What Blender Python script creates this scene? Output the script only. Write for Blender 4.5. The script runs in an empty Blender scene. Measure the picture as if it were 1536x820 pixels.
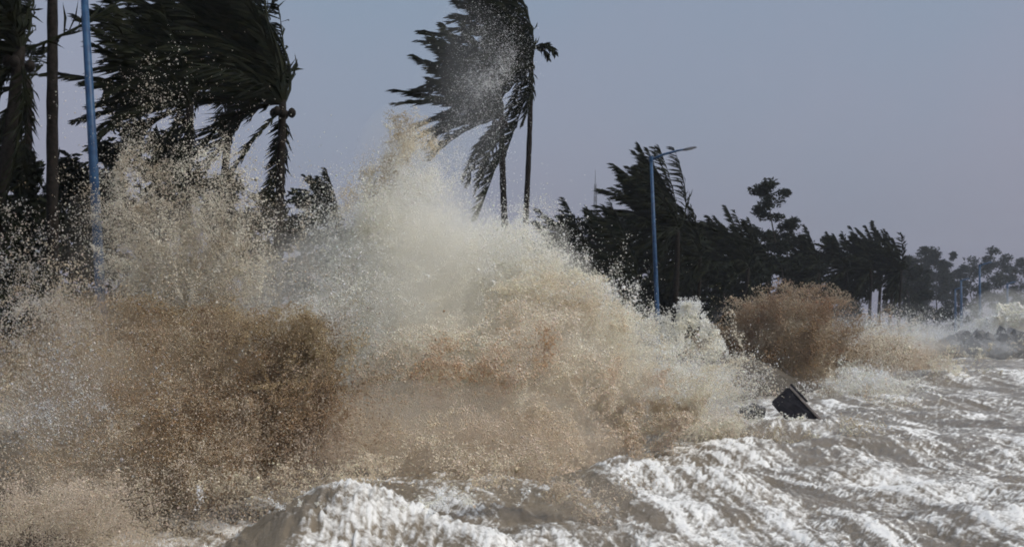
import bpy, math, random
import numpy as np
from mathutils import Vector, Matrix

# ------------------------------------------------------------------ camera
scene = bpy.context.scene
COL = scene.collection
R = math.radians
FPX, PW, PH = 2200.0, 1536.0, 820.0      # focal length in photo pixels, photo size
HORIZON, CAM_Z = 483.0, 3.6
cam_data = bpy.data.cameras.new('camera')
cam = bpy.data.objects.new('camera', cam_data)
COL.objects.link(cam)
cam.location = (0, 0, CAM_Z)
cam.rotation_euler = (R(90), 0, 0)
cam_data.sensor_width = 36.0
cam_data.lens = FPX / PW * 36.0
cam_data.shift_y = (HORIZON - PH / 2) / PW
cam_data.clip_start, cam_data.clip_end = 0.1, 6000
scene.camera = cam

# ------------------------------------------------------------------ sky and sun (storm overcast)
SUN_EL, SUN_AZ = 50.0, 118.0              # elevation, azimuth from +Y towards +X
world = bpy.data.worlds.new('World')
scene.world = world
world.use_nodes = True
wn, wl = world.node_tree.nodes, world.node_tree.links
wn.clear()
sky = wn.new('ShaderNodeTexSky')
sky.sky_type = 'NISHITA'
sky.sun_disc = False
sky.sun_elevation = R(SUN_EL)
sky.sun_rotation = R(SUN_AZ)
sky.dust_density = 4.0
hsv = wn.new('ShaderNodeHueSaturation')
hsv.inputs['Saturation'].default_value = 0.45
wl.new(sky.outputs[0], hsv.inputs['Color'])
skb = wn.new('ShaderNodeVectorMath'); skb.operation = 'SCALE'
skb.inputs['Scale'].default_value = 0.30
wl.new(hsv.outputs[0], skb.inputs[0])
# the cloud deck: even grey-lavender, a little brighter overhead, faint soft mottling
tc = wn.new('ShaderNodeTexCoord')
sep = wn.new('ShaderNodeSeparateXYZ'); wl.new(tc.outputs['Generated'], sep.inputs[0])
ramp = wn.new('ShaderNodeMapRange')
ramp.inputs['From Min'].default_value = 0.0; ramp.inputs['From Max'].default_value = 1.0
ramp.inputs['To Min'].default_value = 1.0; ramp.inputs['To Max'].default_value = 2.1
wl.new(sep.outputs['Z'], ramp.inputs['Value'])
nz = wn.new('ShaderNodeTexNoise')
nz.inputs['Scale'].default_value = 3.2; nz.inputs['Detail'].default_value = 4
wl.new(tc.outputs['Generated'], nz.inputs['Vector'])
cm = wn.new('ShaderNodeMix'); cm.data_type = 'RGBA'
cm.inputs['A'].default_value = (0.79, 1.12, 1.62, 1)
cm.inputs['B'].default_value = (1.22, 1.13, 1.60, 1)
nr = wn.new('ShaderNodeMapRange'); nr.inputs['From Min'].default_value = 0.38; nr.inputs['From Max'].default_value = 0.62
wl.new(nz.outputs['Fac'], nr.inputs['Value'])
er = wn.new('ShaderNodeMapRange'); er.inputs['From Min'].default_value = 0.0; er.inputs['From Max'].default_value = 0.24
er.inputs['To Min'].default_value = 1.1; er.inputs['To Max'].default_value = -0.1
wl.new(sep.outputs['Z'], er.inputs['Value'])
mm = wn.new('ShaderNodeMath'); mm.operation = 'MULTIPLY_ADD'; mm.inputs[1].default_value = 0.45; mm.use_clamp = True
wl.new(nr.outputs[0], mm.inputs[0]); 
ms = wn.new('ShaderNodeMath'); ms.operation = 'MULTIPLY_ADD'; ms.inputs[1].default_value = 0.75; ms.inputs[2].default_value = -0.08
wl.new(er.outputs[0], ms.inputs[0]); wl.new(ms.outputs[0], mm.inputs[2])
wl.new(mm.outputs[0], cm.inputs['Factor'])
cs = wn.new('ShaderNodeVectorMath'); cs.operation = 'SCALE'
wl.new(cm.outputs['Result'], cs.inputs[0]); wl.new(ramp.outputs[0], cs.inputs['Scale'])
addn = wn.new('ShaderNodeVectorMath'); addn.operation = 'ADD'
wl.new(skb.outputs[0], addn.inputs[0]); wl.new(cs.outputs[0], addn.inputs[1])
bg = wn.new('ShaderNodeBackground')
bg.inputs['Strength'].default_value = 0.10
wl.new(addn.outputs[0], bg.inputs['Color'])
wo = wn.new('ShaderNodeOutputWorld'); wl.new(bg.outputs[0], wo.inputs['Surface'])

sd = bpy.data.lights.new('sun', 'SUN')
sd.energy = 1.5; sd.angle = R(14); sd.color = (1.0, 0.955, 0.88)
sun = bpy.data.objects.new('sun', sd); COL.objects.link(sun)
sdir = Vector((math.sin(R(SUN_AZ)) * math.cos(R(SUN_EL)), math.cos(R(SUN_AZ)) * math.cos(R(SUN_EL)), math.sin(R(SUN_EL))))
sun.rotation_euler = sdir.to_track_quat('Z', 'Y').to_euler()
sun.location = sdir * 80

scene.view_settings.view_transform = 'Standard'
scene.view_settings.look = 'None'
scene.view_settings.exposure = 0.44
scene.view_settings.gamma = 1.0
scene.view_settings.use_curve_mapping = False
scene.cycles.use_denoising = True
scene.cycles.denoiser = 'OPENIMAGEDENOISE'
scene.cycles.denoising_input_passes = 'RGB_ALBEDO_NORMAL'
scene.cycles.filter_width = 1.9      # the photograph is a soft one
scene.cycles.max_bounces = 8
scene.cycles.diffuse_bounces = 8
scene.cycles.volume_bounces = 5
scene.cycles.transparent_max_bounces = 40
scene.cycles.use_adaptive_sampling = True
scene.cycles.adaptive_threshold = 0.035
scene.cycles.adaptive_min_samples = 24

# ------------------------------------------------------------------ helpers
rng = np.random.default_rng(11)
random.seed(5)

def at(px, py, D):
    """a point of the place: photo pixel and its distance along the view"""
    return Vector(((px - PW / 2) / FPX * D, D, CAM_Z + (HORIZON - py) / FPX * D))

LAMP0, CDIR = np.array([-8.6, 31.0]), np.array([0.4414, 1.0])
CDIR = CDIR / np.linalg.norm(CDIR)
CNOR = np.array([CDIR[1], -CDIR[0]])      # points out to sea
def offshore(x, y):
    return (x - LAMP0[0]) * CNOR[0] + (y - LAMP0[1]) * CNOR[1]

def land_z(x, y):
    s = offshore(np.asarray(x, float), np.asarray(y, float))
    z = 1.8 + 0.5 * np.clip(-(s + 4) / 20, 0, 1)
    return np.where(s > 1.0, np.maximum(1.8 - (s - 1.0) * 0.62, -3.0), z)

def tag(o, label=None, cat=None, group=None, kind=None):
    if label: o['label'] = label
    if cat: o['category'] = cat
    if group: o['group'] = group
    if kind: o['kind'] = kind
    return o

def empty(name, loc):
    o = bpy.data.objects.new(name, None)
    o.empty_display_size = 0.3
    o.location = loc
    COL.objects.link(o)
    return o

def make_mesh(name, V, F, mat, smooth=False):
    me = bpy.data.meshes.new(name)
    V = np.asarray(V, dtype=np.float32)
    if isinstance(F, np.ndarray):
        n, k = F.shape
        me.vertices.add(len(V)); me.vertices.foreach_set('co', V.ravel())
        me.loops.add(n * k); me.loops.foreach_set('vertex_index', F.astype(np.int32).ravel())
        me.polygons.add(n)
        me.polygons.foreach_set('loop_start', np.arange(0, n * k, k, dtype=np.int32))
        me.update(calc_edges=True)
    else:
        me.from_pydata([tuple(v) for v in V], [], F)
        me.update()
    me.polygons.foreach_set('use_smooth', np.full(len(me.polygons), smooth))
    if mat: me.materials.append(mat)
    return me

def link(name, me, parent=None, loc=None):
    o = bpy.data.objects.new(name, me)
    if loc is not None: o.location = loc
    if parent is not None: o.parent = parent
    COL.objects.link(o)
    return o

class MB:
    """collects pieces into one mesh"""
    def __init__(self): self.v, self.f = [], []
    def add(self, V, F):
        b = len(self.v)
        self.v += [tuple(p) for p in V]; self.f += [tuple(i + b for i in q) for q in F]
    def tube(self, pts, radii, n=8, cap=True):
        pts = [Vector(p) for p in pts]; V, F = [], []
        up = Vector((0.13, 1, 0.07)).normalized()
        for i, p in enumerate(pts):
            t = (pts[min(i + 1, len(pts) - 1)] - pts[max(i - 1, 0)]).normalized()
            a = t.cross(up)
            if a.length < 1e-3: a = t.cross(Vector((1, 0, 0)))
            a.normalize(); b = t.cross(a)
            for k in range(n):
                th = 2 * math.pi * k / n
                V.append(p + (a * math.cos(th) + b * math.sin(th)) * radii[i])
        for i in range(len(pts) - 1):
            for k in range(n):
                F.append((i * n + k, i * n + (k + 1) % n, (i + 1) * n + (k + 1) % n, (i + 1) * n + k))
        if cap:
            F.append(tuple(range(n - 1, -1, -1))); F.append(tuple((len(pts) - 1) * n + k for k in range(n)))
        self.add(V, F)
    def box(self, c, s, M=None):
        c = Vector(c); V = []
        for x in (-1, 1):
            for y in (-1, 1):
                for z in (-1, 1):
                    q = Vector((x * s[0] / 2, y * s[1] / 2, z * s[2] / 2))
                    V.append(c + (M @ q if M else q))
        self.add(V, [(0, 1, 3, 2), (4, 6, 7, 5), (0, 4, 5, 1), (2, 3, 7, 6), (0, 2, 6, 4), (1, 5, 7, 3)])
    def build(self, name, mat, parent=None, smooth=False, loc=None):
        return link(name, make_mesh(name, self.v, self.f, mat, smooth), parent, loc)

# tileable Gaussian noise fields made by filtering white noise
def field3(seed, n=96, beta=3.2, kmin=1.0):
    g = np.random.default_rng(seed)
    k = np.fft.fftfreq(n) * n
    kx, ky, kz = np.meshgrid(k, k, k[:n // 2 + 1], indexing='ij')
    kk = np.sqrt(kx**2 + ky**2 + kz**2); kk[0, 0, 0] = 1e9
    a = np.fft.rfftn(g.standard_normal((n, n, n)))
    a *= np.where(kk < kmin, 0, kk ** (-beta / 2 - 0.0))
    f = np.fft.irfftn(a, s=(n, n, n)); f /= f.std()
    return f.astype(np.float32)
def samp3(F, P):
    n = F.shape[0]; P = np.mod(P, 1.0) * n
    i = np.floor(P).astype(np.int32); f = (P - i).astype(np.float32); i %= n; j = (i + 1) % n
    x, y, z = f[:, 0], f[:, 1], f[:, 2]
    c = lambda a, b, d: F[a, b, d]
    c00 = c(i[:, 0], i[:, 1], i[:, 2]) * (1 - x) + c(j[:, 0], i[:, 1], i[:, 2]) * x
    c10 = c(i[:, 0], j[:, 1], i[:, 2]) * (1 - x) + c(j[:, 0], j[:, 1], i[:, 2]) * x
    c01 = c(i[:, 0], i[:, 1], j[:, 2]) * (1 - x) + c(j[:, 0], i[:, 1], j[:, 2]) * x
    c11 = c(i[:, 0], j[:, 1], j[:, 2]) * (1 - x) + c(j[:, 0], j[:, 1], j[:, 2]) * x
    return (c00 * (1 - y) + c10 * y) * (1 - z) + (c01 * (1 - y) + c11 * y) * z
def field2(seed, n=1024, beta=3.0, kmin=2, kmax=1e9):
    g = np.random.default_rng(seed)
    k = np.fft.fftfreq(n) * n
    kx, ky = np.meshgrid(k, k[:n // 2 + 1], indexing='ij')
    kk = np.sqrt(kx**2 + ky**2); kk[0, 0] = 1e9
    a = np.fft.rfftn(g.standard_normal((n, n))) * np.where((kk < kmin) | (kk > kmax), 0, kk ** (-beta / 2))
    f = np.fft.irfftn(a, s=(n, n)); return (f / f.std()).astype(np.float32)
def samp2(F, u, v):
    n = F.shape[0]; u = np.mod(u, 1) * n; v = np.mod(v, 1) * n
    i = np.floor(u).astype(int); j = np.floor(v).astype(int); fu = u - i; fv = v - j
    i %= n; j %= n; i1 = (i + 1) % n; j1 = (j + 1) % n
    fu = fu * fu * (3 - 2 * fu); fv = fv * fv * (3 - 2 * fv)
    return (F[i, j] * (1 - fu) + F[i1, j] * fu) * (1 - fv) + (F[i, j1] * (1 - fu) + F[i1, j1] * fu) * fv

# ------------------------------------------------------------------ materials
def mat_new(name):
    m = bpy.data.materials.new(name); m.use_nodes = True
    return m, m.node_tree.nodes, m.node_tree.links, m.node_tree.nodes['Principled BSDF']

def mat_mottled(name, a, b, scale=6.0, rough=0.7, bump=0.0, spec=0.3, detail=5):
    m, n, l, p = mat_new(name)
    t = n.new('ShaderNodeTexCoord')
    z = n.new('ShaderNodeTexNoise'); z.inputs['Scale'].default_value = scale; z.inputs['Detail'].default_value = detail
    l.new(t.outputs['Object'], z.inputs['Vector'])
    r = n.new('ShaderNodeMapRange'); r.inputs['From Min'].default_value = 0.35; r.inputs['From Max'].default_value = 0.65
    l.new(z.outputs['Fac'], r.inputs['Value'])
    x = n.new('ShaderNodeMix'); x.data_type = 'RGBA'
    x.inputs['A'].default_value = (*a, 1); x.inputs['B'].default_value = (*b, 1)
    l.new(r.outputs[0], x.inputs['Factor']); l.new(x.outputs['Result'], p.inputs['Base Color'])
    p.inputs['Roughness'].default_value = rough; p.inputs['Specular IOR Level'].default_value = spec
    if bump:
        bn = n.new('ShaderNodeBump'); bn.inputs['Strength'].default_value = bump; bn.inputs['Distance'].default_value = 0.05
        l.new(z.outputs['Fac'], bn.inputs['Height']); l.new(bn.outputs[0], p.inputs['Normal'])
    return m

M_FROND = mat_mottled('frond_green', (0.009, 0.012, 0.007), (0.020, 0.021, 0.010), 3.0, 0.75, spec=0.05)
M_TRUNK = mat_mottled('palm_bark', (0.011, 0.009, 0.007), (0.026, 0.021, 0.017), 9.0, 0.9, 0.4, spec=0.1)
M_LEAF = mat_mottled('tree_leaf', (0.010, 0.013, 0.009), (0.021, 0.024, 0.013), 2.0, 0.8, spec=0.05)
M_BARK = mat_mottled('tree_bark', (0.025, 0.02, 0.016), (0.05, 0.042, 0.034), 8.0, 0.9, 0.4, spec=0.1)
M_BLUE = mat_mottled('blue_paint', (0.009, 0.038, 0.10), (0.024, 0.080, 0.165), 7.0, 0.5, spec=0.4)
M_STEEL = mat_mottled('lamp_steel', (0.08, 0.08, 0.09), (0.13, 0.13, 0.14), 8.0, 0.5)
M_LENS = mat_mottled('lamp_lens', (0.30, 0.30, 0.30), (0.38, 0.38, 0.37), 10.0, 0.25, spec=0.5)
M_ROCK = mat_mottled('wet_rock', (0.035, 0.034, 0.034), (0.10, 0.095, 0.09), 3.0, 0.5, 0.6, spec=0.4)
M_SLAB = mat_mottled('dark_wet_concrete', (0.018, 0.018, 0.023), (0.034, 0.033, 0.040), 2.5, 0.75, 0.3, spec=0.12)
M_SLABE = mat_mottled('pale_concrete_edge', (0.20, 0.17, 0.155), (0.32, 0.285, 0.26), 5.0, 0.8, 0.3)  # for the cap slab, much paler than the block's body
M_EARTH = mat_mottled('muddy_earth', (0.06, 0.05, 0.038), (0.12, 0.10, 0.075), 0.6, 0.9, 0.4)
M_MAST = mat_mottled('mast_steel', (0.12, 0.12, 0.13), (0.18, 0.18, 0.19), 4.0, 0.5)

def mat_spray():
    m, n, l, p = mat_new('spray_water')
    a = n.new('ShaderNodeAttribute'); a.attribute_name = 'tint'
    l.new(a.outputs['Color'], p.inputs['Base Color'])
    p.inputs['Roughness'].default_value = 0.55
    p.inputs['Specular IOR Level'].default_value = 0.25
    return m
M_SPRAY = mat_spray()

def mat_sea():
    m, n, l, p = mat_new('muddy_sea')
    a = n.new('ShaderNodeAttribute'); a.attribute_name = 'foam'
    t = n.new('ShaderNodeTexCoord')
    mp = n.new('ShaderNodeAttribute'); mp.attribute_name = 'flow'
    z1 = n.new('ShaderNodeTexNoise'); z1.inputs['Scale'].default_value = 5.0; z1.inputs['Detail'].default_value = 8; z1.inputs['Roughness'].default_value = 0.72
    l.new(mp.outputs['Vector'], z1.inputs['Vector'])
    z2 = n.new('ShaderNodeTexNoise'); z2.inputs['Scale'].default_value = 9.0; z2.inputs['Detail'].default_value = 6; z2.inputs['Roughness'].default_value = 0.7
    l.new(t.outputs['Object'], z2.inputs['Vector'])
    ad = n.new('ShaderNodeMath'); ad.operation = 'MULTIPLY_ADD'; ad.inputs[1].default_value = 2.6; ad.inputs[2].default_value = -1.3
    l.new(z1.outputs['Fac'], ad.inputs[0])
    ad2 = n.new('ShaderNodeMath'); ad2.operation = 'MULTIPLY_ADD'; ad2.inputs[1].default_value = 2.1; ad2.inputs[2].default_value = -1.05
    l.new(z2.outputs['Fac'], ad2.inputs[0])
    s1 = n.new('ShaderNodeMath'); s1.operation = 'ADD'; l.new(ad.outputs[0], s1.inputs[0]); l.new(ad2.outputs[0], s1.inputs[1])
    s2 = n.new('ShaderNodeMath'); s2.operation = 'ADD'; l.new(s1.outputs[0], s2.inputs[0]); l.new(a.outputs['Fac'], s2.inputs[1])
    r = n.new('ShaderNodeMapRange'); r.inputs['From Min'].default_value = 0.12; r.inputs['From Max'].default_value = 0.86
    l.new(s2.outputs[0], r.inputs['Value'])
    zc = n.new('ShaderNodeTexNoise'); zc.inputs['Scale'].default_value = 0.8; zc.inputs['Detail'].default_value = 5
    l.new(t.outputs['Object'], zc.inputs['Vector'])
    mud = n.new('ShaderNodeMix'); mud.data_type = 'RGBA'
    mud.inputs['A'].default_value = (0.105, 0.080, 0.050, 1); mud.inputs['B'].default_value = (0.31, 0.250, 0.175, 1)
    l.new(zc.outputs['Fac'], mud.inputs['Factor'])
    x = n.new('ShaderNodeMix'); x.data_type = 'RGBA'
    x.inputs['B'].default_value = (0.89, 0.865, 0.81, 1)
    l.new(mud.outputs['Result'], x.inputs['A'])
    l.new(r.outputs[0], x.inputs['Factor']); l.new(x.outputs['Result'], p.inputs['Base Color'])
    rr = n.new('ShaderNodeMapRange'); p.inputs['Specular IOR Level'].default_value = 0.3
    rr.inputs['To Min'].default_value = 0.30; rr.inputs['To Max'].default_value = 0.9
    l.new(r.outputs[0], rr.inputs['Value']); l.new(rr.outputs[0], p.inputs['Roughness'])
    bn = n.new('ShaderNodeBump'); bn.inputs['Strength'].default_value = 0.5; bn.inputs['Distance'].default_value = 0.024
    l.new(s1.outputs[0], bn.inputs['Height']); l.new(bn.outputs[0], p.inputs['Normal'])
    return m
M_SEA = mat_sea()

# ------------------------------------------------------------------ the land
def build_land():
    xs = np.concatenate([np.linspace(-400, -60, 18), np.linspace(-55, 110, 84), np.linspace(115, 700, 40)])
    ys = np.concatenate([np.linspace(-40, 15, 8), np.linspace(18, 260, 122), np.linspace(270, 900, 36)])
    X, Y = np.meshgrid(xs, ys)
    Z = land_z(X, Y)
    Z = Z + 0.10 * np.sin(X * 1.1 + Y * .7) * np.cos(Y * .9 - X * .3)
    V = np.stack([X, Y, Z], -1).reshape(-1, 3)
    nx, ny = len(xs), len(ys)
    I = np.arange(nx * ny).reshape(ny, nx)
    F = np.stack([I[:-1, :-1], I[:-1, 1:], I[1:, 1:], I[1:, :-1]], -1).reshape(-1, 4)
    tag(link('ground', make_mesh('ground', V, F, M_EARTH, True)), 'dark muddy sea bank under the palms', 'ground', kind='structure')
build_land()

# ------------------------------------------------------------------ the sea
F2A, F2B, F2C, F2S = field2(1, beta=3.0), field2(2, beta=2.2, kmin=4), field2(3, beta=3.4, kmin=3), field2(4, beta=5.5, kmin=3)
def sea_height(X, Y, full=False):
    cs, sn = math.cos(R(9.5)), math.sin(R(9.5))
    U = X * cs + Y * sn                      # across the streaks
    W = -X * sn + Y * cs                     # along the streaks
    mw = 0.8 * samp2(F2S, X / 60, Y / 90)
    U = U + mw
    h = 0.10 * samp2(F2S, X / 40, Y / 40) + 0.05 * samp2(F2S, X / 9, Y / 11 + .3) * np.clip(1.5 - Y / 70, .3, 1)
    # round the nearest roller the foam is drawn along its back instead
    ra = R(-24); rx, ry = X + 2.2, Y - 20.4
    ru = rx * math.cos(ra) + ry * math.sin(ra); rv = -rx * math.sin(ra) + ry * math.cos(ra)
    rv = rv + 0.10 * ru ** 2
    wr = np.exp(-(ru / 3.4) ** 4 - (rv / 2.6) ** 4)
    U0 = U - (-2.2 * cs + 20.4 * sn); W0 = W - (2.2 * sn + 20.4 * cs)
    U = U0 * (1 - wr) + rv * 1.25 * wr; W = W0 * (1 - wr) + ru * wr
    st = samp2(F2C, U / 16, W / 190)         # long low ridges drawn out by the wind
    s2 = samp2(F2B, U / 6.0 + .3, W / 95)
    s3 = samp2(F2B, U / 2.6 + .1, W / 40 + .6)
    ch = samp2(F2B, X / 8.0 + .2, Y / 7.0)
    near = np.clip(1.4 - Y / 90, .25, 1)
    h += 0.05 * st + 0.016 * np.exp(-np.abs(s2) * 1.5) * near
    h += 0.007 * np.exp(-np.abs(s3) * 1.5) + 0.011 * ch * near
    c2 = samp2(F2B, (X * .96 + Y * .28) / 9.0, (Y * .96 - X * .28) / 4.2 + .15)
    lip = np.exp(-np.abs(c2) * 2.2)
    h += 0.045 * lip * np.clip(1.5 - Y / 80, .2, 1)
    # rollers heaped up by the breakers
    def ridge(cx, cy, ax, ay, ang, amp, skew=0.0):
        a = R(ang); dx, dy = X - cx, Y - cy
        u = dx * math.cos(a) + dy * math.sin(a); v = -dx * math.sin(a) + dy * math.cos(a)
        v = v + 0.25 * samp2(F2S, X / 13, Y / 13)
        e = np.exp(-(u / ax) ** 2) * np.where(v > 0, np.exp(-(v / ay) ** 2), np.exp(-(v / (ay * (1 + skew))) ** 2))
        return amp * e
    rid = ridge(-2.55, 20.6, 1.8, 0.9, -14, 1.32, 1.2)
    rid += ridge(-0.6, 20.0, 1.7, 0.8, -26, 0.42, .8)
    rid += ridge(8.7, 45.3, 1.9, 0.9, -6, 0.36, .9)
    rid += ridge(1.2, 23.5, 1.8, 1.0, -30, 0.45, 1.2)
    rid += ridge(3.0, 30.0, 2.3, 1.0, -20, 0.62, 1.2)
    rid += ridge(5.4, 37.0, 3.0, 1.1, 12, 0.55, 1)
    rid += ridge(9.3, 47.5, 4.5, 1.5, 8, 0.5, .8)
    rid += ridge(17, 62, 7, 2.0, 14, 0.6, 1)
    rid += ridge(26, 88, 10, 3.0, 12, 0.8, 1)
    rid += ridge(36, 120, 12, 4.0, 10, 0.4, 1)
    h = h + rid * (1 + 0.02 * s2 + 0.018 * samp2(F2B, X / 5.0, Y / 5.0 + .4))
    # foam: streaks plus tops of ridges
    pat = np.clip(.75 + .5 * samp2(F2A, X / 26 + .7, Y / 40), .2, 1.3)
    f = 0.22 + 0.22 * st + 0.19 * s2 * pat + 0.20 * s3 * pat + 0.13 * ch + 0.60 * (lip - .42) + 0.44 * np.clip(rid, 0, 1.2) + 0.18 * samp2(F2A, X / 17 + .4, Y / 34)
    f -= 0.20 * np.clip((Y - 45) / 60, 0, 1)
    # shade on the nearest roller's hollow flank, painted by thinning the foam
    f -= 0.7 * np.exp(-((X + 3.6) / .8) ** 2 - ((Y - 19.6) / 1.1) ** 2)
    return (h, f, U, W) if full else (h, f)

def build_sea():
    nr, nc = 780, 760
    ys = np.concatenate([np.geomspace(11, 1200, nr)])
    ts = np.linspace(-1, 1, nc); ts = 0.62 * ts * (1 + 0.45 * ts ** 2) + 0.12
    T, Y = np.meshgrid(ts, ys)
    X = T * Y
    H, Fm, FU, FW = sea_height(X, Y, True)
    V = np.stack([X, Y, H], -1).reshape(-1, 3)
    I = np.arange(nr * nc).reshape(nr, nc)
    F = np.stack([I[:-1, :-1], I[:-1, 1:], I[1:, 1:], I[1:, :-1]], -1).reshape(-1, 4)
    me = make_mesh('sea', V, F, M_SEA, True)
    a = me.attributes.new('foam', 'FLOAT', 'POINT')
    a.data.foreach_set('value', Fm.astype(np.float32).ravel())
    a = me.attributes.new('flow', 'FLOAT_VECTOR', 'POINT')
    a.data.foreach_set('vector', np.stack([FU, FW * .05, FU * 0], -1).astype(np.float32).ravel())
    tag(link('sea', me), 'churned muddy sea streaked with white foam', 'sea', kind='structure')
build_sea()
def sea_z(x, y):
    return float(sea_height(np.array([x]), np.array([y]))[0][0])

# ------------------------------------------------------------------ palms in the wind
WIND = np.array([-1.0, 0.16, 0.10]); WIND = WIND / np.linalg.norm(WIND)

def frond_mesh(name, d0, L, g, wind=1.0, nleaf=46, leaf_len=0.95, leaf_w=0.055, droop=0.35, ragged=0.24, hold=0.6):
    ns = 14
    p = np.zeros(3); d = d0 / np.linalg.norm(d0)
    ds = L / ns; P, T = [p.copy()], [d.copy()]
    wob = g.uniform(-1, 1, 3) * 0.06
    for i in range(ns):
        s = (i + 1) / ns
        al = max(0.0, hold - float(d @ WIND))     # a frond stops turning once it streams
        acc = WIND * wind * al * 2.6 + np.array([0, 0, -droop * (0.4 + s)]) + wob
        d = d + acc * (0.55 / ns) * 2.4
        d /= np.linalg.norm(d)
        p = p + d * ds
        P.append(p.copy()); T.append(d.copy())
    P, T = np.array(P), np.array(T)
    V, F = [], []
    # rachis: a tapering three-sided stem
    for i in range(ns + 1):
        t = T[i]; a = np.cross(t, [0, 0.2, 1.0]); a /= np.linalg.norm(a) + 1e-9; b = np.cross(a, t)
        r = 0.045 * (1 - 0.85 * i / ns) * (L / 4.2)
        for k in range(3):
            th = 2.094 * k + .5
            V.append(P[i] + (a * math.cos(th) + b * math.sin(th)) * r)
    for i in range(ns):
        for k in range(3):
            a0, a1 = i * 3 + k, i * 3 + (k + 1) % 3
            F.append((a0, a1, a1 + 3)); F.append((a0, a1 + 3, a0 + 3))
    for side in (-1, 1):
        for j in range(nleaf):
            if g.random() < ragged: continue
            s = 0.10 + 0.90 * (j + g.uniform(-.3, .3)) / nleaf
            s = min(max(s, 0.06), 0.999)
            q = s * ns; i = int(q); fr = q - i
            p0 = P[i] * (1 - fr) + P[min(i + 1, ns)] * fr
            t = T[min(i + 1, ns)]
            a = np.cross(t, [0, 0, 1.0]); na = np.linalg.norm(a)
            a = a / na if na > .15 else np.array([0, 1.0, 0])
            prof = (math.sin(math.pi * (0.12 + 0.80 * s)) ** 0.6) * leaf_len * g.uniform(.75, 1.1)
            dl = a * side * g.uniform(.45, .75) + t * g.uniform(.55, .8) + WIND * wind * g.uniform(.5, 1.0) + np.array([0, 0, -.22]) + g.uniform(-.26, .26, 3)
            dl /= np.linalg.norm(dl)
            d2 = dl + WIND * wind * .45 + np.array([0, 0, -.25 * g.random()]); d2 /= np.linalg.norm(d2)
            wv = np.cross(dl, g.uniform(-1, 1, 3) + np.array([0, 1.2, 0.4])); wv /= np.linalg.norm(wv) + 1e-9
            w = leaf_w * g.uniform(.8, 1.15) * .5
            m = p0 + dl * prof * .5; e = m + d2 * prof * .5
            b = len(V)
            V += [p0 - wv * w * .5, p0 + wv * w * .5, m - wv * w, m + wv * w, e]
            F += [(b, b + 1, b + 3), (b, b + 3, b + 2), (b + 2, b + 3, b + 4)]
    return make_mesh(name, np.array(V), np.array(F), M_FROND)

def trunk_mb(base, top, r0, r1, g, bow=0.3, rings=True):
    base, top = np.array(base), np.array(top)
    n = 26; pts, rad = [], []
    side = np.array([-1.0, 0.2, 0]) * bow
    for i in range(n + 1):
        s = i / n
        pts.append(base * (1 - s) + top * s + side * math.sin(math.pi * s) * .9 + side * .35 * math.sin(2 * math.pi * s))
        r = r0 * (1 - s) + r1 * s + 0.10 * math.exp(-s * 14)
        if rings: r *= 1 + (0.07 if i % 2 else -0.03) + g.uniform(-.03, .03)
        rad.append(r)
    m = MB(); m.tube(pts, rad, 10); return m

def palm(label, bpx, D, cpx, cpy, n=30, L=4.3, wind=1.0, seed=0, up=(-25, 80), r=0.15, bow=0.2, nleaf=46, nuts=0, dead=2, lw=0.06, az_bias=0.0, group='palms along the sea bank', Dc=None, tuft=0):
    g = np.random.default_rng(100 + seed)
    bx = (bpx - PW / 2) / FPX * D
    bz = float(land_z(bx, D)) - 0.15
    c = at(cpx, cpy, Dc or D)
    root = empty('palm_tree', (bx, D, bz))
    tag(root, label, 'palm tree', group)
    rel = np.array(c) - np.array((bx, D, bz))
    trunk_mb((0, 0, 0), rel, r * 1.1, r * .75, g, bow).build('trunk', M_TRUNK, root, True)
    for i in range(n):
        az = 2 * math.pi * (i * 0.381966 + g.uniform(-.04, .04)) + az_bias
        u = (i + .5) / n
        el = R(up[0] + (up[1] - up[0]) * (u ** .8) + g.uniform(-8, 8))
        d0 = np.array([math.cos(az) * math.cos(el), math.sin(az) * math.cos(el), math.sin(el)])
        d0 = d0 + WIND * .45 * wind + np.array([0, 0, .10]); d0 /= np.linalg.norm(d0)
        if d0[0] > .12: d0[0] *= .35; d0[2] += .3; d0 /= np.linalg.norm(d0)
        Li = L * g.uniform(.8, 1.08)
        me = frond_mesh('frond', d0, Li, g, wind * g.uniform(.5, 1.35), nleaf, 0.95 * L / 4.3 * g.uniform(.8, 1.1), lw, droop=g.uniform(.0, .3) + .35 * (1 - u) ** 2 + (.8 if g.random() < .18 else 0), hold=g.uniform(.3, .95), ragged=g.uniform(.1, .42))
        link('frond', me, root, tuple(rel + np.array([0, 0, -.1]) + d0 * .1))
    for i in range(tuft):                     # short broken fronds curling over on the weather side
        me = frond_mesh('frond', np.array([1.0, g.uniform(-.3, .3), .25 + .2 * i]), 1.0 + .15 * i, g, .12, 30, .42, lw, droop=1.5, ragged=.15, hold=.2)
        link('frond', me, root, tuple(rel + np.array([0, 0, .55])))
    for i in range(dead):                     # dead fronds hanging against the trunk
        az = g.uniform(0, 6.28)
        d0 = np.array([math.cos(az) * .5 - .25, math.sin(az) * .5, -.55])
        me = frond_mesh('dead_frond', d0, L * g.uniform(.55, .8), g, .35, nleaf, .6, lw * .8, droop=1.3, ragged=.3)
        link('dead_frond', me, root, tuple(rel + np.array([0, 0, -.25])))
    for i in range(nuts):
        m = MB(); a = g.uniform(0, 6.28)
        pts = [Vector((0, 0, z)) for z in (-.15, -.12, -.05, .04, .11, .14)]
        m.tube(pts, [.03, .08, .12, .12, .07, .02], 8)
        m.build('coconut', M_TRUNK, root, True, tuple(rel + np.array([math.cos(a) * .26, math.sin(a) * .26, -.32 - .1 * g.random()])))
    return root

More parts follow.
